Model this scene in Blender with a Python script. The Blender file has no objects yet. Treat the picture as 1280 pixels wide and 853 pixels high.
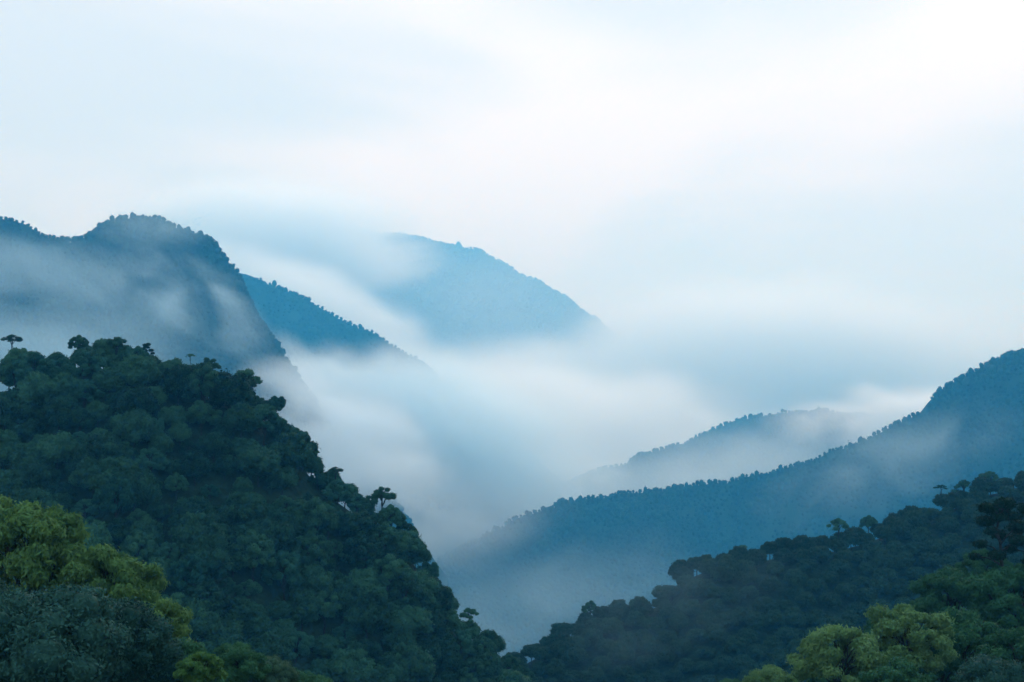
import bpy, math, random
import numpy as np
from mathutils import Vector, Matrix

# ------------------------------------------------------------------ camera, world, sun, exposure
sc = bpy.context.scene
C = sc.collection
F, CX, CY = 1778.0, 640.0, 426.5            # focal length and centre of the 1280 x 853 photograph, in its pixels
PITCH = math.atan((560 - CY) / F)           # horizon sits low in the picture
cam = bpy.data.cameras.new('camera'); cam.sensor_width = 36; cam.lens = 36 * F / 1280
cam.clip_start = 0.5; cam.clip_end = 60000
co = bpy.data.objects.new('camera', cam); C.objects.link(co)
co.rotation_euler = (math.pi / 2 + PITCH, 0, 0); sc.camera = co

SUN_EL, SUN_AZ = math.radians(33), math.radians(16)      # azimuth clockwise from +Y (straight ahead)
world = bpy.data.worlds.new('World'); sc.world = world; world.use_nodes = True
nt = world.node_tree; nt.nodes.clear()
def N(t, kind, **kw):
    n = t.nodes.new(kind)
    for k, v in kw.items(): setattr(n, k, v)
    return n
def MATH(t, op, a, b=None, clamp=False):
    n = t.nodes.new('ShaderNodeMath'); n.operation = op; n.use_clamp = clamp
    for i, v in enumerate((a, b)):
        if v is None: continue
        if isinstance(v, (int, float)): n.inputs[i].default_value = v
        else: t.links.new(v, n.inputs[i])
    return n.outputs[0]
def RANGE(t, v, a, b, c=0.0, d=1.0, smooth=True):
    n = t.nodes.new('ShaderNodeMapRange'); n.interpolation_type = 'SMOOTHSTEP' if smooth else 'LINEAR'
    t.links.new(v, n.inputs['Value'])
    for k, x in (('From Min', a), ('From Max', b), ('To Min', c), ('To Max', d)): n.inputs[k].default_value = x
    return n.outputs['Result']
out = N(nt, 'ShaderNodeOutputWorld'); bg = N(nt, 'ShaderNodeBackground'); bg.inputs['Strength'].default_value = 0.1
sky = N(nt, 'ShaderNodeTexSky', sky_type='NISHITA', sun_disc=False, sun_elevation=SUN_EL, sun_rotation=SUN_AZ)
sky.air_density = 1.0; sky.dust_density = 0.3; sky.ozone_density = 2.0
tc = N(nt, 'ShaderNodeTexCoord'); sep = N(nt, 'ShaderNodeSeparateXYZ'); nt.links.new(tc.outputs['Generated'], sep.inputs[0])
# cloud sheet: direction projected on a flat layer overhead, so clouds flatten towards the horizon
zc = MATH(nt, 'ADD', MATH(nt, 'MAXIMUM', sep.outputs['Z'], 0.0), 0.16)
px = MATH(nt, 'DIVIDE', sep.outputs['X'], zc); py = MATH(nt, 'DIVIDE', sep.outputs['Y'], zc)
comb = N(nt, 'ShaderNodeCombineXYZ'); nt.links.new(px, comb.inputs[0]); nt.links.new(py, comb.inputs[1])
noi = N(nt, 'ShaderNodeTexNoise'); noi.inputs['Scale'].default_value = 0.85; noi.inputs['Detail'].default_value = 4
noi.inputs['Roughness'].default_value = 0.42; noi.inputs['Distortion'].default_value = 0.35
mp = N(nt, 'ShaderNodeMapping'); mp.inputs['Location'].default_value = (11.3, 5.5, 0.0)
nt.links.new(comb.outputs[0], mp.inputs[0]); nt.links.new(mp.outputs[0], noi.inputs['Vector'])
cover = RANGE(nt, noi.outputs['Fac'], 0.36, 0.60, 0.80, 0.99)
ramp = N(nt, 'ShaderNodeValToRGB'); cr_ = ramp.color_ramp      # overcast sheet: bluish low down, white above, brightest overhead
for p_, c_ in ((0.0, (0.46, 0.605, 0.87)), (0.10, (0.58, 0.735, 0.90)), (0.20, (0.78, 0.87, 0.945)), (0.32, (0.90, 0.95, 0.99)), (1.0, (0.68, 1.02, 1.34))):
    if p_ in (0.0, 1.0): e_ = cr_.elements[0 if p_ == 0.0 else -1]
    else: e_ = cr_.elements.new(p_)
    e_.position = p_; e_.color = (*c_, 1)
nt.links.new(sep.outputs['Z'], ramp.inputs[0])
cc = N(nt, 'ShaderNodeVectorMath', operation='SCALE'); nt.links.new(ramp.outputs[0], cc.inputs[0]); cc.inputs['Scale'].default_value = 12.4
mx = N(nt, 'ShaderNodeMix', data_type='RGBA')
nt.links.new(cover, mx.inputs['Factor']); nt.links.new(sky.outputs[0], mx.inputs['A'])
thin = N(nt, 'ShaderNodeMix', data_type='RGBA', blend_type='MULTIPLY')      # thicker cloud is duller and bluer than thin bright cloud
thin.inputs['B'].default_value = (0.80, 0.885, 0.925, 1)
nt.links.new(RANGE(nt, noi.outputs['Fac'], 0.36, 0.58, 1.0, 0.0), thin.inputs['Factor']); nt.links.new(cc.outputs[0], thin.inputs['A'])
nt.links.new(thin.outputs['Result'], mx.inputs['B'])
nt.links.new(mx.outputs['Result'], bg.inputs['Color']); nt.links.new(bg.outputs[0], out.inputs['Surface'])

sun = bpy.data.lights.new('sun', 'SUN'); sun.energy = 1.2; sun.angle = math.radians(20); sun.color = (0.88, 0.95, 1.0)
so = bpy.data.objects.new('sun', sun); C.objects.link(so)
sdir = Vector((math.sin(SUN_AZ) * math.cos(SUN_EL), math.cos(SUN_AZ) * math.cos(SUN_EL), math.sin(SUN_EL)))
so.rotation_euler = sdir.to_track_quat('Z', 'Y').to_euler()

vs = sc.view_settings; vs.view_transform = 'Standard'; vs.look = 'None'; vs.exposure = 0.0; vs.gamma = 1.0
cy = sc.cycles
cy.max_bounces = 16; cy.diffuse_bounces = 2; cy.glossy_bounces = 1; cy.transmission_bounces = 2; cy.transparent_max_bounces = 8
cy.volume_bounces = 14; cy.use_denoising = True; cy.volume_step_rate = 1.0; cy.volume_max_steps = 64
cy.sample_clamp_indirect = 4.0; cy.caustics_reflective = False; cy.caustics_refractive = False
try: cy.denoiser = 'OPENIMAGEDENOISE'
except Exception: pass

MIST = 1.0
HAZE_DENSITY = 1.5e-4
FAR = 1.2            # distance factor of the mountains beyond the two near hills
HAZE_COLOR = (0.07, 0.52, 1.0, 1.0)
VALLEY = -240.0
DEEP = -680.0

# ------------------------------------------------------------------ helpers
def at(x, y, Y):
    """The point at depth Y (metres ahead) seen at pixel (x, y) of the photograph."""
    a = (x - CX) / F; b = (CY - y) / F
    dy = math.cos(PITCH) - b * math.sin(PITCH); dz = math.sin(PITCH) + b * math.cos(PITCH)
    k = Y / dy
    return np.array((a * k, Y, dz * k))
def project(P):
    P = np.asarray(P, float)
    f = P[..., 1] * math.cos(PITCH) + P[..., 2] * math.sin(PITCH)
    u = -P[..., 1] * math.sin(PITCH) + P[..., 2] * math.cos(PITCH)
    return CX + F * P[..., 0] / f, CY - F * u / f

def _hash(ix, iy, iz, seed):
    h = (ix * 374761393 + iy * 668265263 + iz * 2147483647 + seed * 974711) & 0xffffffff
    h = ((h ^ (h >> 13)) * 1274126177) & 0xffffffff
    h = ((h ^ (h >> 16)) * 2246822519) & 0xffffffff
    return ((h ^ (h >> 15)) & 0xffff) / 65535.0
def vnoise(P, seed=0):
    P = np.asarray(P, float); i = np.floor(P).astype(np.int64); f = P - i; f = f * f * (3 - 2 * f)
    r = 0
    for dx in (0, 1):
        for dy in (0, 1):
            for dz in (0, 1):
                w = (f[..., 0] if dx else 1 - f[..., 0]) * (f[..., 1] if dy else 1 - f[..., 1]) * (f[..., 2] if dz else 1 - f[..., 2])
                r = r + w * _hash(i[..., 0] + dx, i[..., 1] + dy, i[..., 2] + dz, seed)
    return r * 2 - 1
def fbm(P, octaves=4, seed=0):
    r = 0; a = 1.0; s = 0
    for k in range(octaves):
        r = r + a * vnoise(np.asarray(P) * (2.03 ** k), seed + k * 17); s += a; a *= 0.5
    return r / s

def mesh_from(name, V, faces_n, idx, mats, smooth=False, mat_index=None, attr=None):
    """faces_n: vertices per face (int or array), idx: flat corner list."""
    me = bpy.data.meshes.new(name)
    V = np.asarray(V, np.float32); idx = np.asarray(idx, np.int32).ravel()
    nf = len(idx) // faces_n if isinstance(faces_n, int) else len(faces_n)
    tot = np.full(nf, faces_n, np.int32) if isinstance(faces_n, int) else np.asarray(faces_n, np.int32)
    me.vertices.add(len(V)); me.vertices.foreach_set('co', V.ravel())
    me.loops.add(len(idx)); me.loops.foreach_set('vertex_index', idx)
    me.polygons.add(nf)
    st = np.concatenate(([0], np.cumsum(tot)[:-1])).astype(np.int32)
    me.polygons.foreach_set('loop_start', st); me.polygons.foreach_set('loop_total', tot)
    if mat_index is not None: me.polygons.foreach_set('material_index', np.asarray(mat_index, np.int32))
    if smooth: me.polygons.foreach_set('use_smooth', np.ones(nf, bool))
    for m in mats: me.materials.append(m)
    if attr is not None:
        a = me.attributes.new('tone', 'FLOAT', 'POINT'); a.data.foreach_set('value', np.asarray(attr, np.float32))
    me.update(calc_edges=True)
    return me
class Geo:
    """Collects vertices, faces and a tone (natural leaf-to-leaf colour variation) for one mesh."""
    def __init__(s): s.V = []; s.n = []; s.i = []; s.t = []; s.c = 0
    def add(s, V, faces, tone=0.5):
        V = np.asarray(V, float); faces = np.asarray(faces)
        s.V.append(V); s.n.append(np.full(len(faces), faces.shape[1])); s.i.append((faces + s.c).ravel())
        s.t.append(np.broadcast_to(np.asarray(tone, float), (len(V),))); s.c += len(V)
    def mesh(s, name, mats, smooth=False):
        return mesh_from(name, np.concatenate(s.V), np.concatenate(s.n), np.concatenate(s.i), mats, smooth, attr=np.concatenate(s.t))
def link(name, data, parent=None, loc=None):
    o = bpy.data.objects.new(name, data); C.objects.link(o)
    if parent is not None: o.parent = parent
    if loc is not None: o.location = [float(c) for c in loc]
    return o
def tag(o, label=None, cat=None, group=None, kind=None):
    if label: o['label'] = label
    if cat: o['category'] = cat
    if group: o['group'] = group
    if kind: o['kind'] = kind
    return o

# ------------------------------------------------------------------ materials
def leaf_material(name, dark, light, translucency=0.25, noise_scale=0.35, vary=0.35):
    m = bpy.data.materials.new(name); m.use_nodes = True; t = m.node_tree; t.nodes.clear()
    o = N(t, 'ShaderNodeOutputMaterial'); d = N(t, 'ShaderNodeBsdfPrincipled'); tr = N(t, 'ShaderNodeBsdfTranslucent'); ms = N(t, 'ShaderNodeMixShader')
    at_ = N(t, 'ShaderNodeAttribute', attribute_name='tone'); oi = N(t, 'ShaderNodeObjectInfo')
    g = N(t, 'ShaderNodeNewGeometry'); n = N(t, 'ShaderNodeTexNoise'); n.inputs['Scale'].default_value = noise_scale; n.inputs['Detail'].default_value = 2
    t.links.new(g.outputs['Position'], n.inputs['Vector'])
    f = MATH(t, 'ADD', MATH(t, 'MULTIPLY', at_.outputs['Fac'], 0.45), MATH(t, 'MULTIPLY', MATH(t, 'SUBTRACT', oi.outputs['Random'], 0.5 - 0.175 / vary), vary))
    f = MATH(t, 'ADD', f, MATH(t, 'MULTIPLY', MATH(t, 'SUBTRACT', n.outputs['Fac'], 0.35), 0.7), clamp=True)
    mx = N(t, 'ShaderNodeMix', data_type='RGBA'); mx.inputs['A'].default_value = (*dark, 1); mx.inputs['B'].default_value = (*light, 1)
    t.links.new(f, mx.inputs['Factor'])
    t.links.new(mx.outputs['Result'], d.inputs['Base Color']); t.links.new(mx.outputs['Result'], tr.inputs['Color'])
    d.inputs['Roughness'].default_value = 0.65; d.inputs['Specular IOR Level'].default_value = 0.05
    ms.inputs[0].default_value = translucency
    t.links.new(d.outputs[0], ms.inputs[1]); t.links.new(tr.outputs[0], ms.inputs[2]); t.links.new(ms.outputs[0], o.inputs['Surface'])
    return m
def rough_material(name, c1, c2, scale, rough=0.9, bump=0.0, bump_scale=1.0):
    m = bpy.data.materials.new(name); m.use_nodes = True; t = m.node_tree; d = t.nodes['Principled BSDF']
    g = N(t, 'ShaderNodeNewGeometry'); n = N(t, 'ShaderNodeTexNoise'); n.inputs['Scale'].default_value = scale; n.inputs['Detail'].default_value = 6
    t.links.new(g.outputs['Position'], n.inputs['Vector'])
    mx = N(t, 'ShaderNodeMix', data_type='RGBA'); mx.inputs['A'].default_value = (*c1, 1); mx.inputs['B'].default_value = (*c2, 1)
    t.links.new(RANGE(t, n.outputs['Fac'], 0.35, 0.65), mx.inputs['Factor']); t.links.new(mx.outputs['Result'], d.inputs['Base Color'])
    d.inputs['Roughness'].default_value = rough; d.inputs['Specular IOR Level'].default_value = 0.1
    if bump:
        b = N(t, 'ShaderNodeBump'); b.inputs['Strength'].default_value = bump; b.inputs['Distance'].default_value = bump_scale
        n2 = N(t, 'ShaderNodeTexNoise'); n2.inputs['Scale'].default_value = 1.0 / bump_scale; n2.inputs['Detail'].default_value = 4
        t.links.new(g.outputs['Position'], n2.inputs['Vector']); t.links.new(n2.outputs['Fac'], b.inputs['Height']); t.links.new(b.outputs[0], d.inputs['Normal'])
    return m
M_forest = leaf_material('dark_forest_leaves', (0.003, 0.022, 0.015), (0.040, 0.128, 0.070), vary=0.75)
M_forest_pale = leaf_material('pale_forest_leaves', (0.007, 0.044, 0.032), (0.040, 0.140, 0.090), vary=0.6)
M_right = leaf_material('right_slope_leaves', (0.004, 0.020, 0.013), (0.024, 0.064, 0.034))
M_light = leaf_material('light_green_leaves', (0.020, 0.078, 0.026), (0.135, 0.260, 0.078), 0.35, 0.5)
M_pale = leaf_material('pale_green_leaves', (0.028, 0.095, 0.036), (0.150, 0.280, 0.105), 0.35, 0.5)
M_mid = leaf_material('mid_green_leaves', (0.011, 0.058, 0.028), (0.052, 0.160, 0.074), 0.3, 0.5)
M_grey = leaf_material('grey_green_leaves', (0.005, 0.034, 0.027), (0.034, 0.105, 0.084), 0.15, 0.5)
M_olive = leaf_material('olive_leaves', (0.020, 0.062, 0.036), (0.052, 0.115, 0.068), 0.2, 0.5)
M_lush = leaf_material('lush_leaves', (0.030, 0.095, 0.030), (0.090, 0.200, 0.055), 0.35, 0.7)
M_pine = leaf_material('dark_pine_leaves', (0.002, 0.018, 0.012), (0.009, 0.038, 0.023), 0.15, 0.6)
M_far = leaf_material('far_forest_leaves', (0.003, 0.014, 0.010), (0.018, 0.058, 0.038), 0.0, 0.02)
M_bark = rough_material('bark', (0.010, 0.014, 0.013), (0.028, 0.034, 0.031), 3.0, bump=0.4, bump_scale=0.1)
M_ground = rough_material('forest_floor', (0.005, 0.020, 0.012), (0.014, 0.040, 0.024), 0.15, bump=0.8, bump_scale=2.0)
M_far_ground = rough_material('far_forest_floor', (0.005, 0.019, 0.013), (0.013, 0.036, 0.023), 0.012)
M_valley = rough_material('valley_ground', (0.020, 0.036, 0.020), (0.040, 0.060, 0.032), 0.01)

# ------------------------------------------------------------------ structure: ground and hills
g = Geo(); S = 26000      # near valley, dropping into the deeper one between the far mountains
ys = (-2000, 0, 1050, 1200, 1900, 2600, 2800, 30000); zs = (VALLEY, VALLEY, VALLEY, VALLEY - 15, DEEP / 2 + VALLEY / 2, DEEP + 15, DEEP, DEEP)
gv = [(x, y, z) for y, z in zip(ys, zs) for x in (-S, 0, S)]
g.add(gv, [[r * 3 + c, r * 3 + c + 1, r * 3 + c + 4, r * 3 + c + 3] for r in range(len(ys) - 1) for c in (0, 1)])
tag(link('ground', g.mesh('ground', [M_valley])), kind='structure')

class Hill:
    """A ridge with a front and a back slope. sky: canopy skyline as (px, py[, depth]); the soil lies `drop` metres lower."""
    def __init__(s, sky, Y, drop, slope, rnd, run, back, nu, nv, amp, nscale, seed, shear=0.0, back_slope=0.8, rough=0.0):
        sky = sorted(sky); s.px = np.array([p[0] for p in sky], float); s.py = np.array([p[1] for p in sky], float)
        s.Y = Y if callable(Y) else (lambda x, Y=Y: Y)
        s.drop, s.slope, s.rnd, s.run, s.back, s.nu, s.nv = drop, slope, rnd, run, back, nu, nv
        s.amp, s.ns, s.seed, s.shear, s.bs, s.rough = amp, nscale, seed, shear, back_slope, rough
    def point(s, px, d):
        px = np.asarray(px, float); d = np.asarray(d, float)
        py = np.interp(px, s.px, s.py) + s.rough * (fbm(np.stack((px / 26, px * 0, px * 0 + s.seed), -1), 4, s.seed) * 2); Y = np.vectorize(lambda q: float(s.Y(q)))(px)
        a = (px - CX) / F; b = (CY - py) / F
        k = Y / (math.cos(PITCH) - b * math.sin(PITCH))
        x = a * k; z = (math.sin(PITCH) + b * math.cos(PITCH)) * k - s.drop
        ad = np.abs(d); sl = np.where(d >= 0, s.slope, s.bs)
        z = z - sl * (np.sqrt(ad * ad + s.rnd ** 2) - s.rnd)
        yy = Y - d; xx = x + s.shear * d
        P = np.stack(np.broadcast_arrays(xx * s.ns, (yy + 0.4 * xx) * s.ns * 0.45, np.zeros_like(xx)), -1)
        w = np.clip(ad / (6 * s.rnd), 0, 1)
        n = fbm(P, 4, s.seed)
        z = z + s.amp * w * (np.where(n > 0, n, n * 1.3) - 0.15)
        return np.stack(np.broadcast_arrays(xx, yy, z), -1)
    def build(s, name, mat, label=None):
        u = np.linspace(s.px[0], s.px[-1], s.nu)
        tf = np.linspace(0, 1, s.nv) ** 1.5 * s.run; tb = -np.linspace(0, 1, max(6, s.nv // 3)) ** 1.5 * s.back
        d = np.concatenate((tb[::-1][:-1], tf)); U, D = np.meshgrid(u, d, indexing='ij')
        P = s.point(U, D); P[..., 2] = np.maximum(P[..., 2], DEEP - 8)
        nu, nd = U.shape; k = np.arange(nu * nd).reshape(nu, nd)
        f = np.stack((k[:-1, :-1], k[1:, :-1], k[1:, 1:], k[:-1, 1:]), -1).reshape(-1, 4)
        me = mesh_from(name, P.reshape(-1, 3), 4, f, [mat], True)
        return tag(link(name, me), kind='structure')
    def scatter(s, spacing, d0, d1, seed, tries=30000, x0=None, x1=None, keep=None):
        """Points on the slope, no two nearer than spacing (dart throwing in the world)."""
        rng = np.random.default_rng(seed); x0 = s.px[0] if x0 is None else x0; x1 = s.px[-1] if x1 is None else x1
        U = rng.uniform(x0, x1, tries); D = rng.uniform(d0, d1, tries)
        P = s.point(U, D); gx, gy = project(P)
        ok = (P[:, 2] > DEEP) & (gx > -90) & (gx < 1370) & (gy < 960)
        if keep is not None: ok &= keep(gx, gy, P)
        P = P[ok]; cell = {}; res = []
        for p in P:
            c = tuple(np.floor(p / spacing).astype(int)); good = True
            for i in (-1, 0, 1):
                for j in (-1, 0, 1):
                    for k in (-1, 0, 1):
                        for q in cell.get((c[0] + i, c[1] + j, c[2] + k), ()):
                            if (q[0] - p[0]) ** 2 + (q[1] - p[1]) ** 2 + (q[2] - p[2]) ** 2 < spacing ** 2: good = False; break
                        if not good: break
                    if not good: break
                if not good: break
            if good: cell.setdefault(c, []).append(p); res.append(p)
        return np.array(res)

SKY_B = [(-260, 500), (-60, 458), (0, 456), (50, 448), (75, 432), (110, 424), (150, 430), (200, 440), (250, 460), (300, 475), (335, 500), (365, 532),
         (400, 578), (440, 606), (490, 628), (510, 655), (530, 698), (550, 733), (585, 772), (620, 802), (655, 835), (690, 862), (760, 915), (860, 1000)]
SKY_D = [(1600, 470), (1400, 560), (1280, 590), (1230, 600), (1180, 622), (1130, 642), (1080, 660), (1040, 670), (1000, 670), (960, 680), (920, 688), (880, 695),
         (850, 708), (830, 735), (800, 746), (770, 757), (735, 768), (700, 780), (680, 797), (650, 813), (620, 832), (560, 870), (460, 930)]
SKY_E = [(1560, 400), (1340, 428), (1280, 438), (1245, 445), (1215, 460), (1180, 482), (1160, 500), (1150, 514), (1110, 532), (1060, 555), (1000, 575), (940, 592),
         (900, 600), (850, 605), (800, 612), (750, 617), (700, 628), (660, 640), (620, 658), (590, 672), (560, 690), (540, 705), (500, 740), (440, 800), (380, 860)]
SKY_F = [(1500, 560), (1300, 540), (1200, 525), (1100, 515), (1040, 512), (975, 511), (950, 518), (920, 525), (880, 540), (840, 555), (800, 568), (760, 583),
         (720, 598), (680, 610), (640, 625), (600, 640), (560, 655), (520, 668), (470, 690), (400, 730), (300, 790)]
SKY_G = [(-400, 330), (-200, 290), (-80, 262), (0, 267), (30, 275), (55, 290), (88, 298), (115, 287), (140, 270), (165, 264), (195, 268), (225, 282), (262, 295),
         (283, 320), (297, 336), (310, 365), (325, 395), (345, 425), (362, 455), (385, 485), (420, 530), (480, 610), (560, 720)]
SKY_H = [(60, 380), (200, 320), (300, 337), (335, 350), (370, 368), (410, 388), (450, 408), (485, 425), (515, 445), (560, 480), (620, 530), (700, 600), (800, 700)]
SKY_I = [(-100, 480), (100, 430), (230, 380), (330, 340), (400, 305), (450, 288), (500, 291), (540, 300), (590, 312), (625, 325), (660, 345), (690, 362), (720, 382),
         (760, 410), (820, 445), (900, 490), (1000, 545), (1150, 620)]
SKY_A = [(-300, 520), (-100, 600), (0, 640), (60, 665), (130, 705), (190, 755), (230, 800), (300, 835), (390, 875), (520, 960), (620, 1040)]
SKY_C = [(1600, 560), (1400, 645), (1320, 672), (1280, 690), (1230, 702), (1180, 722), (1130, 750), (1060, 795), (960, 845), (860, 885), (740, 960)]

hill_b = Hill(SKY_B, 360, 7.0, 1.15, 7, 200, 150, 260, 90, 9.0, 0.035, 5)
hill_d = Hill(SKY_D, lambda x: 520 + (x - 900) * 0.05, 6.0, 0.72, 9, 260, 250, 260, 80, 7.0, 0.028, 9)
def mountain(sky, Y, drop, slope, rnd, run, back, nu, nv, amp, ns, seed):
    f = Y if callable(Y) else (lambda x: Y)
    return Hill(sky, lambda x: f(x) * FAR, drop * FAR, slope, rnd * FAR, run * FAR, back * FAR, nu, nv, amp * FAR, ns / FAR, seed, rough=2.6)
hill_e = mountain(SKY_E, lambda x: 2600 - (x - 900) * 0.4, 7.0, 0.75, 18, 730, 800, 420, 90, 80.0, 0.0046, 21)
hill_f = mountain(SKY_F, 4200, 8.0, 0.75, 26, 800, 900, 300, 60, 65.0, 0.0038, 33)
hill_g = mountain(SKY_G, lambda x: 2300 - (x - 100) * 0.2, 7.0, 1.0, 18, 900, 900, 360, 110, 70.0, 0.0055, 41)
hill_h = mountain(SKY_H, 3900, 7.0, 0.9, 25, 1000, 1000, 300, 70, 64.0, 0.0042, 55)
hill_i = mountain(SKY_I, 8300, 8.0, 0.8, 75, 2100, 1900, 300, 70, 110.0, 0.0024, 63)
hill_a = Hill(SKY_A, 105, 8.0, 0.55, 6, 95, 90, 120, 40, 2.0, 0.05, 71, back_slope=0.75)
hill_c = Hill(SKY_C, 190, 6.5, 0.38, 8, 180, 120, 120, 50, 3.0, 0.05, 77, back_slope=0.7)
for h, nm in ((hill_a, 'near_hill'), (hill_c, 'near_hill'), (hill_b, 'hill'), (hill_d, 'hill'), (hill_e, 'mountain'), (hill_f, 'mountain'), (hill_g, 'mountain'), (hill_h, 'mountain'), (hill_i, 'mountain')):
    h.build(nm, M_far_ground if nm == 'mountain' else M_ground)

# ------------------------------------------------------------------ trees
def icosphere(sub):
    t = (1 + 5 ** 0.5) / 2
    V = [(-1, t, 0), (1, t, 0), (-1, -t, 0), (1, -t, 0), (0, -1, t), (0, 1, t), (0, -1, -t), (0, 1, -t), (t, 0, -1), (t, 0, 1), (-t, 0, -1), (-t, 0, 1)]
    Fc = [(0, 11, 5), (0, 5, 1), (0, 1, 7), (0, 7, 10), (0, 10, 11), (1, 5, 9), (5, 11, 4), (11, 10, 2), (10, 7, 6), (7, 1, 8), (3, 9, 4), (3, 4, 2), (3, 2, 6),
          (3, 6, 8), (3, 8, 9), (4, 9, 5), (2, 4, 11), (6, 2, 10), (8, 6, 7), (9, 8, 1)]
    V = [np.array(v) / np.linalg.norm(v) for v in V]
    for _ in range(sub):
        mid = {}; F2 = []
        def m(a, b):
            k = (min(a, b), max(a, b))
            if k not in mid: v = V[a] + V[b]; V.append(v / np.linalg.norm(v)); mid[k] = len(V) - 1
            return mid[k]
        for a, b, c in Fc:
            ab, bc, ca = m(a, b), m(b, c), m(c, a); F2 += [(a, ab, ca), (b, bc, ab), (c, ca, bc), (ab, bc, ca)]
        Fc = F2
    return np.array(V), np.array(Fc)
ICO1, ICO2 = icosphere(1), icosphere(2)

def unit(v): return v / np.maximum(np.linalg.norm(v, axis=-1, keepdims=True), 1e-9)
def add_leaves(geo, P, Nrm, L, W, rng, jitter=0.55, droop=0.0, tone=None):
    """One rhombic leaf (or sprig) per point, its face turned along the normal with some scatter."""
    n = len(P)
    nr = unit(Nrm + rng.normal(0, jitter, (n, 3)))
    t = rng.normal(0, 1, (n, 3)); t[:, 2] -= droop
    t = unit(t - nr * np.sum(t * nr, 1, keepdims=True)); b = np.cross(nr, t)
    l = L * rng.uniform(0.6, 1.35, (n, 1)); w = W * rng.uniform(0.6, 1.3, (n, 1))
    bend = nr * l * rng.uniform(-0.1, 0.25, (n, 1))
    V = np.stack((P - t * l * 0.5 - bend, P + b * w * 0.5, P + t * l * 0.5 - bend, P - b * w * 0.5), 1).reshape(-1, 3)
    k = np.arange(n)[:, None] * 4 + np.arange(4)
    tn = rng.uniform(0, 1, n) if tone is None else tone
    geo.add(V, k, np.repeat(tn, 4))
def tube(geo, pts, r0, r1, sides=6):
    pts = [np.asarray(p, float) for p in pts]; n = len(pts); V = []
    for i, p in enumerate(pts):
        t = unit(pts[min(i + 1, n - 1)] - pts[max(i - 1, 0)]); a = unit(np.cross(t, (0.3, 0.9, 0.1))); b = np.cross(t, a)
        r = r0 + (r1 - r0) * i / (n - 1)
        for k in range(sides):
            q = 2 * math.pi * k / sides; V.append(p + (a * math.cos(q) + b * math.sin(q)) * r)
    f = [[i * sides + k, i * sides + (k + 1) % sides, (i + 1) * sides + (k + 1) % sides, (i + 1) * sides + k] for i in range(n - 1) for k in range(sides)]
    geo.add(V, f)
def limb(geo, a, b, r0, r1, rng, wob=0.12, n=6, sides=5, lift=0.0):
    a = np.asarray(a, float); b = np.asarray(b, float); L = np.linalg.norm(b - a); P = []
    for i in range(n + 1):
        t = i / n; p = a + (b - a) * t; p[2] += lift * L * math.sin(math.pi * t) * 0.3
        if 0 < i < n: p = p + rng.normal(0, wob * L / n, 3)
        P.append(p)
    tube(geo, P, r0, r1, sides); return P

def crown_lobes(style, R, H, base, rng):
    """Centres and radii of the foliage clumps of one crown."""
    lobes = []
    if style == 'dome':
        n = 60
        for i in range(n):
            z = 1 - (i + 0.5) / n * 1.3; a = i * 2.39996 + rng.uniform(-0.4, 0.4); q = math.sqrt(max(0, 1 - z * z))
            rr = R * 0.76 * rng.uniform(0.75, 1.12)
            lobes.append((rr * q * math.cos(a), rr * q * math.sin(a), base + H * 0.42 + H * 0.42 * z * rng.uniform(0.85, 1.12), R * rng.choice((0.15, 0.2, 0.26, 0.34)) * rng.uniform(0.9, 1.1)))
        lobes.append((0, 0, base + H * 0.45, R * 0.62))
    elif style == 'spread':          # open crown of flat layered sprays
        n = 44
        for i in range(n):
            z = 1 - (i + 0.5) / n * 1.55; a = i * 2.39996 + rng.uniform(-0.6, 0.6); q = math.sqrt(max(0, 1 - z * z)); rr = R * rng.uniform(0.45, 0.92)
            lobes.append((rr * q * math.cos(a), rr * q * math.sin(a), base + H * 0.45 + H * 0.47 * z * rng.uniform(0.8, 1.08), R * rng.uniform(0.11, 0.22)))
    elif style == 'umbrella':        # flat plates of leaves at the limb ends
        for i in range(20):
            a = i * 2.39996 + rng.uniform(-0.6, 0.6); rr = R * math.sqrt((i + 0.3) / 20) * rng.uniform(0.65, 1.05)
            lobes.append((rr * math.cos(a), rr * math.sin(a), base + H * (0.95 - 0.75 * (rr / R) ** 2) + rng.uniform(-0.30, 0.08) * H, R * rng.uniform(0.13, 0.25)))
    elif style == 'tiers':           # tall pine-like tree, clumps at the ends of side limbs
        for i in range(13):
            f = (i + 0.5) / 13; a = i * 2.39996 + rng.uniform(-0.5, 0.5); rr = R * (1.0 - 0.62 * f) * rng.uniform(0.45, 1.0)
            lobes.append((rr * math.cos(a), rr * math.sin(a), base + H * (0.02 + 0.96 * f), R * rng.uniform(0.15, 0.27)))
    return np.array(lobes)
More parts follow.
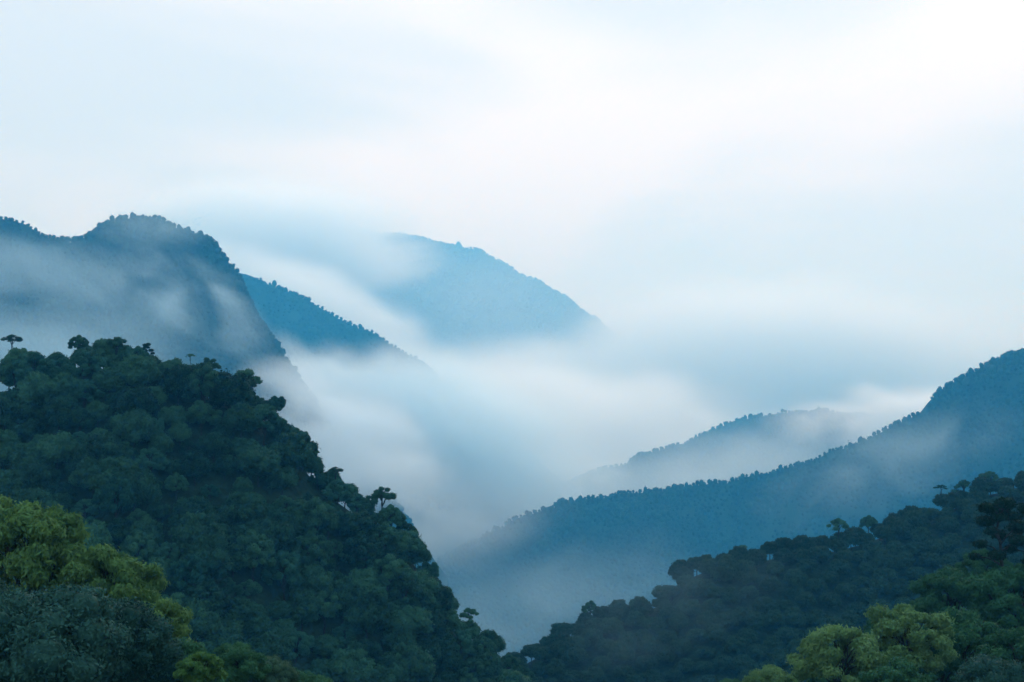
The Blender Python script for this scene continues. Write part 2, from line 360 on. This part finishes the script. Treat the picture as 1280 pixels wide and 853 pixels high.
def make_tree(style, seed, R, H, base, leaf, nleaf, mat, flat=0.8, core=0.78, trunk_r=0.18, droop=0.0, jitter=0.5, lean=0.0, limbs=9, shag=0.06):
    """Two meshes, trunk (with limbs) and crown, standing on z = 0."""
    rng = np.random.default_rng(seed); lb = crown_lobes(style, R, H, base, rng)
    if style == 'dome':          # uneven crowns: some clumps missing, the rest pushed about, the whole a little oval
        lb = lb[(rng.random(len(lb)) > 0.16) | (np.arange(len(lb)) == len(lb) - 1)]
        lb[:, 2] += rng.normal(0, 0.05 * H, len(lb)); lb[:, 0] *= rng.uniform(0.82, 1.15); lb[:, 1] *= rng.uniform(0.82, 1.15)
        lb[:, 2] += lb[:, 0] * rng.uniform(-0.12, 0.12)
    lb[:, 0] += lean * (lb[:, 2] / (base + H)) ** 2
    cg, tg = Geo(), Geo()
    area = lb[:, 3] ** 2; cnt = (nleaf * area / area.sum()).astype(int)
    for i, (x, y, z, r) in enumerate(lb):
        c = np.array((x, y, z)); n = cnt[i]
        d = unit(rng.normal(0, 1, (n, 3)))
        bump = 1 + 0.20 * vnoise(d * 2.6 + i * 7.1, seed) + 0.10 * vnoise(d * 6 + i * 3.3, seed + 5)
        rad = r * bump * rng.uniform(0.70, 1.10, n) ** 0.6 * np.where(rng.random(n) < shag, rng.uniform(1.0, 1.45, n), 1.0)
        P = c + d * rad[:, None] * np.array((1, 1, flat))
        q = np.linalg.norm((P[:, None, :] - lb[None, :, :3]) / np.array((1, 1, flat)), axis=2) / lb[None, :, 3]
        q[:, i] = 9; keep = q.min(1) > 0.80
        nrm = d * np.array((1, 1, 1.15)) + np.array((0, 0, 0.15))
        tone = np.clip(rng.normal(0.5, 0.16, n) + rng.normal(0, 0.16) + 0.3 * vnoise(P * 0.9, seed + 9), 0, 1)
        add_leaves(cg, P[keep], nrm[keep], leaf[0], leaf[1], rng, jitter, droop, tone[keep])
        if core:
            V, Fc = ICO2; b2 = 1 + 0.22 * vnoise(V * 2.6 + i * 7.1, seed)
            cg.add(c + V * (r * core * b2)[:, None] * np.array((1, 1, flat)), Fc, 0.35)
    # trunk and limbs
    top = np.array((lean * 0.5, 0, base + H * (0.30 if style != 'tiers' else 0.93)))
    root = np.array((0.0, 0.0, -1.0)); T = limb(tg, root, top, trunk_r * 1.25, trunk_r * (0.6 if style != 'tiers' else 0.2), rng, 0.10, 8, 8)
    order = np.argsort(-lb[:, 3]) if style == 'dome' else np.arange(len(lb))
    for i in order[:limbs]:
        x, y, z, r = lb[i]
        if style == 'tiers': s = T[int(np.clip((z - 0.6 + 1) / (top[2] + 1) * 8, 2, 8))]
        else: s = T[rng.integers(4, 9)]
        e = np.array((x, y, z - r * 0.1)); P = limb(tg, s, e, trunk_r * 0.5, trunk_r * 0.14, rng, 0.16, 6, 5, 0.35)
        for k in range(3):
            a = P[rng.integers(3, 6)]; limb(tg, a, e + rng.normal(0, 0.6, 3) * r * np.array((1, 1, 0.5)), trunk_r * 0.18, trunk_r * 0.06, rng, 0.2, 3, 4)
    return tg.mesh('trunk', [M_bark], True), cg.mesh('crown', [mat])

PROTO = {}
def proto(key, *a, **k): PROTO[key] = make_tree(*a, **k)
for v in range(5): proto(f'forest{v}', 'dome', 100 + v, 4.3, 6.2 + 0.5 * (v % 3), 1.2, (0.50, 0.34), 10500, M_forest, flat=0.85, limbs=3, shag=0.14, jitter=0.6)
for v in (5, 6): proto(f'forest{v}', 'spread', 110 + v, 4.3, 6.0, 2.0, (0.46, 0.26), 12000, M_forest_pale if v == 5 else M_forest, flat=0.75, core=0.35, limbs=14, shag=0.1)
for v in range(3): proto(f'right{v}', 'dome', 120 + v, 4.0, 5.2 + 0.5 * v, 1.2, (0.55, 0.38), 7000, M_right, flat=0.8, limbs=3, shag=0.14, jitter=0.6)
for v in range(3): proto(f'umbrella{v}', 'umbrella', 140 + v, 3.3, 3.3, 3.6, (0.44, 0.26), 4200, M_forest, flat=0.68, core=0.3, shag=0.3, trunk_r=0.17, limbs=9, lean=0.7 * (v - 1))
proto('sparse', 'umbrella', 150, 2.6, 1.8, 5.0, (0.42, 0.22), 900, M_forest, flat=0.35, shag=0.3, core=0, trunk_r=0.14, limbs=9)
for v in range(3): proto(f'light{v}', 'spread', 160 + v, 4.4, 6.4, 1.8, (0.42, 0.15), 26000, M_light, flat=0.68, core=0, droop=1.6, jitter=0.6, limbs=22, shag=0.22)
for v in range(3): proto(f'pale{v}', 'spread', 210 + v, 4.4, 5.8, 2.6, (0.36, 0.15), 19000, M_pale, flat=0.62, core=0, droop=1.2, jitter=0.6, limbs=34, shag=0.25)
for v in range(3): proto(f'mid{v}', 'spread', 170 + v, 4.2, 5.6, 2.2, (0.34, 0.16), 28000, M_mid, flat=0.75, core=0.35, droop=0.8, jitter=0.6, limbs=16, shag=0.15)
for v in range(3): proto(f'grey{v}', 'dome', 180 + v, 4.3, 6.2, 1.8, (0.26, 0.13), 32000, M_grey, flat=0.8, core=0.72, droop=0.6, jitter=0.7, limbs=10)
proto('olive', 'dome', 190, 3.4, 4.6, 1.6, (0.22, 0.11), 24000, M_olive, flat=0.9, core=0.75, jitter=0.75, limbs=8)
proto('lush', 'spread', 195, 2.4, 3.0, 1.4, (0.50, 0.26), 5200, M_lush, flat=0.6, core=0.6, droop=1.2, limbs=9)
proto('pine', 'tiers', 200, 3.8, 6.6, 3.8, (0.34, 0.14), 12000, M_pine, flat=0.55, core=0.3, shag=0.2, trunk_r=0.22, jitter=0.7, limbs=17, lean=0.5)

def plant(key, P, s, rz, name, label, group, parts=True, sz=None, cat='tree'):
    tr, cr = PROTO[key]
    if parts:
        e = link(name, None, loc=P); link('trunk', tr, e); link('crown', cr, e)
    else: e = link(name, cr, loc=P)
    e.rotation_euler = (0, 0, rz); e.scale = (s, s, sz or s)
    return tag(e, label, cat, group)

rnd = random.Random(4)
CELLS = {}
def in_cell(o, kind, cell, x): CELLS.setdefault((kind, cell), []).append((float(x), o))
def name_cells():
    nth = ('leftmost', 'second from left', 'third from left', 'fourth from left', 'fifth from left', 'sixth from left', 'seventh from left', 'eighth from left')
    for (kind, cell), m in CELLS.items():
        m.sort(key=lambda q: q[0])
        for i, (_, o) in enumerate(m):
            w = '' if len(m) == 1 else ', rightmost' if i == len(m) - 1 else ', ' + nth[min(i, 7)]
            o['label'] = f'{kind}{w}, {cell}'
def band(v, cuts, names):
    return names[int(np.searchsorted(cuts, v))]
def skyline(pts):
    a = sorted(pts); xs = [p[0] for p in a]; ys = [p[1] for p in a]
    return lambda x: np.interp(x, xs, ys)
yA = skyline(SKY_A)
yC = skyline(SKY_C)
yB = skyline(SKY_B)
yD = skyline(SKY_D)

# left hillside: every tree a thing
pts = hill_b.scatter(5.05, -3, 95, 11, 40000, -60, 760, lambda x, y, P: (x > -30) & (x < 720) & (y < 890) & ((y < yA(x) + 25) | (x > 420)))
print('left hillside trees', len(pts))
for p in pts:
    gx, gy = project(p); gx, gy = float(gx), float(gy) - 25
    hgt = gy - yB(gx)
    row = band(hgt, (22, 62, 110, 165, 225, 290), ('on the crest', 'just below crest', 'high part', 'upper middle', 'mid height', 'lower part', 'near foot'))
    side = band(gx, (60, 130, 200, 270, 340, 410, 490, 570), ('left edge', 'far left part', 'left part', 'left centre', 'middle', 'right centre', 'right part', 'far right part', 'right edge'))
    s = rnd.choice((0.62, 0.75, 0.9, 1.0, 1.15, 1.35)) * rnd.uniform(0.92, 1.08); v = rnd.choice((0, 1, 2, 3, 4, 0, 1, 2, 3, 4, 5, 5, 6, 6, 6, 6)); s = min(s, 0.86) if hgt < 26 else s
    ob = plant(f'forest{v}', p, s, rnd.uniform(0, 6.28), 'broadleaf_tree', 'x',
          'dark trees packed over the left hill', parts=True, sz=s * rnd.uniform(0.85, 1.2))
    in_cell(ob, ('pale' if v == 5 else 'ragged dark' if v == 6 else 'rounded dark') + ' tree', f'{row} of left hill, {side}', gx)

# right dark ridge
def keepD(x, y, P): return (x > 600) & (x < 1310) & (y < 880) & ((y < yC(x) + 20))
ptd = hill_d.scatter(6.0, -3, 110, 12, 50000, 560, 1400, keepD)

gx, gy = project(ptd); hh = gy - 20 - yD(gx)
print('right ridge trees', len(ptd), np.percentile(hh, [0, 25, 50, 75, 100]), [float(q) for q in gy[:5]])
front = np.argsort(ptd[:, 1])                              # the nearest show largest
single = set(np.where(hh < 14)[0].tolist())                # the skyline ones show singly
for k in front:
    if len(single) >= 45: break
    single.add(int(k))
for k in sorted(single):
    s = rnd.uniform(0.8, 1.15)
    row = 'on the crest' if hh[k] < 14 else 'low down'
    side = band(gx[k], (680, 740, 800, 870, 930, 990, 1050, 1110, 1170, 1230), ('left tip', 'far left part', 'left part', 'left centre', 'inner left', 'middle',
                'inner right', 'right centre', 'right part', 'far right part', 'right edge'))
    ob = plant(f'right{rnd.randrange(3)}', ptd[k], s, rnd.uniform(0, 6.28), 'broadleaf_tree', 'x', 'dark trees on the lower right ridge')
    in_cell(ob, 'rounded dark tree', f'{row} of lower right ridge, {side}', gx[k])


def forest_mass(name, pts, label, mats, R, seed, lumps=1, leaves=60, leafsize=1.6, tall=0.05, protos=None):
    """Far wood that reads as one mass: small lumpy crowns in one mesh."""
    rng = np.random.default_rng(seed); g = Geo(); V0, F0 = ICO1
    cl = fbm(pts / (R * 9), 3, seed + 3)
    for i, p in enumerate(pts):
        if cl[i] < -0.42: continue
        r = R * rng.uniform(0.55, 1.2) * (0.95 + 0.75 * float(cl[i])); st = rng.uniform(0.85, 1.3) * (1.35 if rng.random() < tall else 1)
        c = p + np.array((0, 0, r * st * 0.8))
        b = 1 + rng.normal(0, 0.13, len(V0)); tone = float(np.clip(0.5 + 0.8 * cl[i] + rng.normal(0, 0.15), 0, 1))
        g.add(c + V0 * b[:, None] * np.array((r, r, r * st)) * 0.88, F0, tone)
        if leaves:
            d = unit(rng.normal(0, 1, (leaves, 3)) + np.array((0, -0.4, 0.5))); bb = 1 + 0.3 * vnoise(d * 2.2 + i * 3.7, seed)
            add_leaves(g, c + d * bb[:, None] * np.array((r, r, r * st)), d, leafsize, leafsize * 0.75, rng, 0.45, 0, np.clip(tone + rng.normal(0, 0.06, leaves), 0, 1))
    return tag(link(name, g.mesh(name, mats)), label, 'forest', None, 'stuff')

rest = np.array([ptd[k] for k in range(len(ptd)) if k not in single])
# the rest of the right ridge's wood: same leafy crowns in one mesh
def wood_of_crowns(name, pts, keys, label, mat, seed, smin, smax):
    rng = np.random.default_rng(seed); data = []
    for k in keys:
        me = PROTO[k][1]; V = np.empty(len(me.vertices) * 3, np.float32); me.vertices.foreach_get('co', V)
        li = np.empty(len(me.loops), np.int32); me.loops.foreach_get('vertex_index', li)
        lt = np.empty(len(me.polygons), np.int32); me.polygons.foreach_get('loop_total', lt)
        tn = np.empty(len(me.vertices), np.float32); me.attributes['tone'].data.foreach_get('value', tn)
        data.append((V.reshape(-1, 3), li, lt, tn))
    Vs, L, T, A = [], [], [], []; c = 0
    for p in pts:
        V, li, lt, tn = data[rng.integers(len(data))]; a = rng.uniform(0, 6.28); s = rng.uniform(smin, smax)
        R = np.array(((math.cos(a), -math.sin(a), 0), (math.sin(a), math.cos(a), 0), (0, 0, rng.uniform(0.85, 1.2)))) * s
        Vs.append(V @ R.T + p); L.append(li + c); T.append(lt); A.append(np.clip(tn * 0.7 + rng.uniform(0, 0.5), 0, 1)); c += len(V)
    me = mesh_from(name, np.concatenate(Vs), np.concatenate(T), np.concatenate(L), [mat], attr=np.concatenate(A))
    return tag(link(name, me), label, 'forest', None, 'stuff')
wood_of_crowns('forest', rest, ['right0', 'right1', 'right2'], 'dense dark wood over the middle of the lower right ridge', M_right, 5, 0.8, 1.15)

inview = lambda x, y, P: (x > -60) & (x < 1340) & (y < 870)
for h, sp, d1, sd, R, leaves, ls, tries, kp, lab in (
        (hill_e, 7.2, 430, 31, 4.2, 30, 2.0, 170000, lambda x, y, P: (x > 480) & (x < 1330) & (y < yD(x) + 40), 'blue hazy wood over the middle right mountain'),
        (hill_f, 10.0, 340, 32, 5.6, 22, 3.0, 80000, lambda x, y, P: (x > 440) & (x < 1250) & (y < 720), 'pale blue wood on the mountain behind the middle right one'),
        (hill_g, 6.8, 540, 33, 4.0, 34, 1.8, 170000, lambda x, y, P: (x > -50) & (x < 520) & (y < yB(x) + 20), 'dark blue wood over the upper left peak'),
        (hill_h, 11.0, 640, 34, 6.0, 26, 3.0, 80000, lambda x, y, P: (x > 230) & (x < 760) & (y < 640), 'misty wood on the ridge right behind the upper left peak'),
        (hill_i, 16.0, 1200, 35, 9.0, 20, 4.0, 100000, lambda x, y, P: (x > 200) & (x < 1050) & (y < 560), 'far blue wood over the central mountain')):
    q = h.scatter(sp * FAR, -sp, d1 * FAR, sd, tries, None, None, kp)
    print(lab, len(q)); forest_mass('forest', q, lab, [M_far], R * FAR, sd, leaves=leaves, leafsize=ls * FAR)

# skyline trees that stand out singly: (key, px, py of the crown top, hill, scale, label)
def on_hill(h, px_, py_top, height, Y=None):
    """Foot of a tree whose top shows at (px, py): on the crest line of the hill."""
    Y = Y or float(h.Y(px_)); t = at(px_, py_top, Y); return t - np.array((0, 0, height))
for key, x, ytop, h, s, lab in (
        ('sparse', 16, 420, hill_b, 1.15, 'thin bare-limbed flat-topped tree standing tallest at the far left of the hill crest'),
        ('umbrella0', 30, 434, hill_b, 1.15, 'dark round-topped tree under the thin flat-topped tree at far left'),
        ('forest6', 98, 420, hill_b, 0.62, 'bushy dark tree crowning the left end of the hill top'),
        ('umbrella2', 146, 421, hill_b, 1.05, 'broad flat tree on the highest part of the left hill'),
        ('pine', 184, 430, hill_b, 0.6, 'small tufted tree right of the hill summit'),
        ('sparse', 238, 443, hill_b, 0.5, 'tiny spindly tree poking above the left hill canopy'),
        ('umbrella1', 262, 447, hill_b, 1.0, 'umbrella tree with bare stem right of the tiny spindly tree'),
        ('umbrella2', 306, 461, hill_b, 1.25, 'wide umbrella tree with fanned bare limbs on the hill shoulder'),
        ('forest5', 345, 495, hill_b, 0.7, 'leafy pale tree jutting out below the hill shoulder'),
        ('sparse', 420, 585, hill_b, 0.9, 'small sparse tree jutting from the steep right edge of the left hill'),
        ('umbrella1', 478, 608, hill_b, 1.15, 'dark spreading tree overhanging the notch in the right edge of the left hill'),
        ('umbrella2', 588, 760, hill_b, 0.8, 'small spreading tree low on the right edge of the left hill'),
        ('sparse', 1176, 607, hill_d, 1.0, 'thin pale tree alone above the lower right ridge'),
        ('umbrella0', 1047, 647, hill_d, 1.2, 'round tree with visible stem at the middle of the right ridge skyline'),
        ('forest6', 1085, 645, hill_d, 0.8, 'broad dark tree next to the one with visible stem on the right ridge'),
        ('umbrella2', 1205, 600, hill_d, 1.1, 'low umbrella tree near the right end of the lower right ridge'),
        ('umbrella0', 1238, 588, hill_d, 1.3, 'umbrella tree topping the right end of the lower right ridge'),
        ('forest6', 738, 752, hill_d, 0.75, 'dark rounded tree with a visible stem at the low left end of the right ridge'),
        ('sparse', 928, 682, hill_d, 0.8, 'tiny tuft-topped tree on the right ridge skyline')):
    hgt = {'s': 6.6, 'u': 7.2, 'p': 10.2, 'f': 8.0}[key[0]] * s
    plant(key, on_hill(h, x, ytop, hgt), s, x * 0.7, {'u': 'umbrella_tree', 's': 'sparse_tree', 'p': 'pine_tree', 'f': 'broadleaf_tree'}[key[0]], lab, 'skyline trees on the ' + ('left hill' if h is hill_b else 'right ridge'))

# near trees, each by its crown centre: (key, px, py, radius px, depth, name, label)
def near(key, x, y, r, Y, name, lab, group, rz, kr, kc):
    s = r / F * Y / kr; c = at(x, y, Y)
    plant(key, c - np.array((0, 0, kc * s)), s, rz, name, lab, group)
GL, GR = 'near trees at lower left', 'near trees at lower right'
for key, x, y, r, Y, lab in (
        ('light0', 40, 690, 92, 104, 'large yellow-green tree at the left edge, lit on top'),
        ('light1', -38, 655, 60, 110, 'yellow-green tree cut off by the left edge with one spray above the rest'),
        ('light2', 132, 735, 72, 103, 'yellow-green tree stepping down right of the large one'),
        ('light1', 190, 790, 55, 100, 'yellow-green tree lowest in the row, its right edge against the dark hill'),
        ('grey0', 55, 810, 100, 80, 'large grey-green shadowed tree in the bottom left corner'),
        ('grey1', 150, 815, 80, 84, 'grey-green shadowed tree right of the large corner one'),
        ('grey2', -40, 770, 75, 86, 'dark grey-green tree cut off by the left edge under the yellow-green ones'),
        ('mid0', 225, 848, 55, 88, 'mid green tree at the bottom edge right of the grey-green pair'),
        ('lush', 250, 838, 32, 76, 'small bright green large-leaved tree at the bottom edge'),
        ('mid2', 292, 835, 42, 100, 'small mid green tree right of the bright large-leaved one'),
        ('olive', 340, 845, 31, 102, 'small round olive-brown tree at the bottom edge'),
        ('mid1', 388, 868, 36, 104, 'mid green treetop at the foot of the dark left hill')):
    kr, kc = {'l': (4.3, 5.1), 'p': (4.3, 5.4), 'g': (4.3, 4.7), 'm': (4.1, 4.7), 'o': (3.4, 3.7)}[key[0]]
    if key == 'lush': kr, kc = 2.4, 2.8
    near(key, x, y, r, Y, 'near_tree', lab, GL, x * 0.37, kr, kc)
for key, x, y, r, Y, lab in (
        ('pale0', 1048, 822, 60, 130, 'pale yellow-green open tree with dark limbs, left of the lower right pair'),
        ('pale1', 1132, 802, 62, 134, 'rounded light green tree with forked limbs, right of the pair'),
        ('pale2', 965, 862, 40, 128, 'light green treetop at the bottom edge left of the pair'),
        ('mid2', 915, 868, 26, 140, 'small green treetop farthest left in the lower right corner group'),
        ('mid0', 1200, 815, 62, 140, 'mid green tree with dark limbs right of the light green pair'),
        ('mid1', 1262, 755, 62, 165, 'mid green tree under the tall dark pine'),
        ('mid2', 1275, 830, 60, 128, 'mid green tree in the bottom right corner'),
        ('grey1', 1235, 865, 55, 108, 'grey-green treetop at the bottom edge near the right corner'),
        ('mid0', 1120, 862, 45, 116, 'green treetop at the bottom edge below the rounded light green tree'),
        ('mid1', 1190, 745, 45, 180, 'green tree on the slope crest left of the pine'),
        ('mid2', 1230, 712, 34, 188, 'dark green tree at the foot of the pine')):
    kr, kc = {'l': (4.3, 5.1), 'p': (4.3, 5.4), 'g': (4.3, 4.7), 'm': (4.1, 4.7)}[key[0]]
    near(key, x, y, r, Y, 'near_tree', lab, GR, x * 0.41, kr, kc)
plant('pine', on_hill(hill_c, 1250, 627, 10.2 * 1.12, 172), 1.12, 2.2, 'pine_tree', 'tall dark open pine standing above the green slope at the right edge', GR)
plant('pine', on_hill(hill_c, 1286, 634, 10.2 * 1.05, 176), 1.05, 4.1, 'pine_tree', 'dark pine half cut off by the right edge behind the tall one', GR)
ptc = hill_c.scatter(5.2, -2, 110, 14, 9000, 860, 1400, lambda x, y, P: (x > 900) & (x < 1310) & (y < 900))
print('near right slope trees', len(ptc))
for p in ptc:
    s = rnd.uniform(0.6, 0.85); gx_, gy_ = project(p)
    ob = plant(f'mid{rnd.randrange(3)}', p, s, rnd.uniform(0, 6.28), 'near_tree', 'x', 'bushy trees on the near right slope')
    in_cell(ob, 'small green bushy tree', band(float(gy_), (745, 790, 835), ('top', 'upper', 'lower', 'bottom')) + ' row of the near right slope, ' + band(float(gx_), (1040, 1120, 1190, 1250), ('low left end', 'left part', 'middle', 'right part', 'under the pines')), gx_)
name_cells()

# ------------------------------------------------------------------ mist and haze
def mist(x, y, Y, rx, ry, tau, label, rot=0.0, depth=None, feat=0.8, lo=0.32, hi=0.68, seed=0.0, floor=0.0, eat=0.7):
    """A bank of mist: an ellipsoid volume at (x, y) and depth Y; rx, ry its radii in photo pixels at that depth,
    tau its optical thickness through the middle, feat the size of its billows against its height."""
    if Y > 1000: Y *= FAR; depth = depth and depth * FAR
    ax, az = rx / F * Y, ry / F * Y; dp = depth or az * 1.3; L = az * feat
    m = bpy.data.materials.new('mist'); m.use_nodes = True; t = m.node_tree; t.nodes.clear()
    o = N(t, 'ShaderNodeOutputMaterial'); v = N(t, 'ShaderNodeVolumePrincipled')
    tc = N(t, 'ShaderNodeTexCoord')
    mp = N(t, 'ShaderNodeMapping'); mp.inputs['Location'].default_value = (seed, seed * 1.7, seed * 0.3)
    mp.inputs['Scale'].default_value = (ax / L * 0.6, dp / L * 0.6, az / L)
    t.links.new(tc.outputs['Object'], mp.inputs[0])
    n = N(t, 'ShaderNodeTexNoise'); n.inputs['Scale'].default_value = 1.0; n.inputs['Detail'].default_value = 5; n.inputs['Roughness'].default_value = 0.56; n.inputs['Distortion'].default_value = 0.5
    t.links.new(mp.outputs[0], n.inputs['Vector'])
    # billows also eat into the outline
    ln = N(t, 'ShaderNodeVectorMath', operation='LENGTH'); t.links.new(tc.outputs['Object'], ln.inputs[0])
    rr = MATH(t, 'ADD', ln.outputs['Value'], MATH(t, 'MULTIPLY', MATH(t, 'SUBTRACT', 0.58, n.outputs['Fac']), eat))
    fall = RANGE(t, rr, 1.0, 0.15, 0.0, 1.0)
    nz = RANGE(t, n.outputs['Fac'], lo, hi, floor, 1.0)
    d = MATH(t, 'MULTIPLY', MATH(t, 'MULTIPLY', fall, nz), MIST * tau / (dp * 0.55))
    t.links.new(d, v.inputs['Density']); v.inputs['Color'].default_value = (0.97, 0.985, 1.0, 1) if Y > 4500 else (0.90, 0.965, 1.0, 1) if Y > 2900 else (0.90, 0.96, 1.0, 1) if tau > 2 else (0.72, 0.91, 1.0, 1) if Y > 1000 else (0.55, 0.84, 1.0, 1)
    v.inputs['Anisotropy'].default_value = 0.3
    t.links.new(v.outputs[0], o.inputs['Volume'])
    V, Fc = ICO2; g = Geo(); g.add(V * 1.05, Fc)
    ob = link('mist', g.mesh('mist', [m]), loc=at(x, y, Y)); ob.scale = (ax, dp, az); ob.rotation_euler = (0, rot, 0)
    return tag(ob, label, 'mist', None, 'stuff')
mist(50, 445, 1700, 310, 110, 0.5, 'mist filling the hollow below the upper left peak', lo=0.15, hi=0.65, floor=0.3, seed=1.3)
mist(245, 380, 1850, 130, 62, 0.7, 'bright wisp drifting across the upper left peak', rot=0.55, seed=4.1)
mist(190, 285, 2150, 130, 45, 0.2, 'faint cloud brushing the top of the upper left peak', seed=4.9, floor=0.3)
mist(60, 345, 1900, 190, 70, 0.35, 'thin mist below the saddle left of the upper left peak', rot=0.2, seed=2.2, floor=0.3)
mist(430, 550, 1950, 170, 105, 3.2, 'mist pooled at the foot of the upper left peak', rot=0.4, seed=7.7)
mist(520, 650, 2600, 230, 95, 0.45, 'mist in the gap at the low end of the middle right mountain', seed=14.2, floor=0.4, eat=0.45)
mist(440, 540, 3600, 240, 100, 4.0, 'mist over the lower half of the ridge behind the upper left peak', rot=0.5, seed=3.7, floor=0.3)
mist(560, 545, 3600, 270, 120, 5.5, 'soft mist where the ridge behind the upper left peak runs out', seed=10.4, floor=0.4, eat=0.45, rot=0.25)
mist(620, 560, 4900, 420, 130, 6.0, 'wide bright mist bank filling the central valley', lo=0.2, hi=0.6, seed=3.4, depth=500, floor=0.35)
mist(370, 400, 6254, 230, 95, 3.5, 'mist climbing the left side of the central mountain', rot=0.35, seed=6.1, floor=0.3)
mist(740, 515, 6608, 400, 105, 4.0, 'mist across the foot of the central mountain', rot=0.12, seed=8.4, floor=0.5, eat=0.4)
mist(335, 312, 7257, 250, 105, 5.0, 'cloud hiding the top of the central mountain', seed=9.9, lo=0.2, hi=0.6, floor=0.4, eat=0.5)
mist(560, 385, 7100, 420, 150, 0.30, 'thin veil of mist over the central mountain', seed=12.9, lo=0.2, hi=0.6, floor=0.5, eat=0.4)
mist(980, 450, 6844, 420, 130, 4.0, 'pale mist right of the central mountain', lo=0.2, hi=0.6, seed=5.2, floor=0.5, eat=0.4)
mist(1170, 525, 3800, 240, 60, 2.4, 'mist hiding the right end of the second mountain ridge', lo=0.22, hi=0.6, seed=2.9, floor=0.2)
mist(560, 670, 3700, 220, 75, 1.2, 'mist at the low left end of the far right ridges', seed=3.9, floor=0.4)
mist(830, 620, 3450, 360, 100, 0.7, 'thin mist between the two right mountains', seed=13.1, floor=0.55, eat=0.4, rot=-0.2)
mist(1110, 580, 2250, 210, 70, 0.30, 'wisps hanging under the blue summit at right', rot=-0.35, seed=6.6, floor=0.15)
mist(640, 770, 1750, 300, 110, 0.22, 'mist rising from the valley below the middle right mountain', rot=-0.2, seed=1.9, floor=0.3)
mist(830, 770, 440, 190, 75, 0.07, 'thin smoky wisp over the lower right ridge', rot=-0.4, seed=5.8)

hz = bpy.data.materials.new('haze'); hz.use_nodes = True; t = hz.node_tree; t.nodes.clear()
o = N(t, 'ShaderNodeOutputMaterial'); v = N(t, 'ShaderNodeVolumePrincipled'); v.inputs['Density'].default_value = HAZE_DENSITY
v.inputs['Color'].default_value = HAZE_COLOR; v.inputs['Anisotropy'].default_value = 0.25; v.inputs['Absorption Color'].default_value = (1, 1, 1, 1)
t.links.new(v.outputs[0], o.inputs['Volume'])
x0, x1, y0, y1, z0, z1 = -S - 20, S + 20, -2020, 30020, DEEP - 9, 1650
g = Geo(); g.add([(x0, y0, z0), (x1, y0, z0), (x1, y1, z0), (x0, y1, z0), (x0, y0, z1), (x1, y0, z1), (x1, y1, z1), (x0, y1, z1)],
      [[0, 3, 2, 1], [4, 5, 6, 7], [0, 1, 5, 4], [1, 2, 6, 5], [2, 3, 7, 6], [3, 0, 4, 7]])
tag(link('haze', g.mesh('haze', [hz])), 'pale blue haze filling the valleys', 'haze', None, 'stuff')
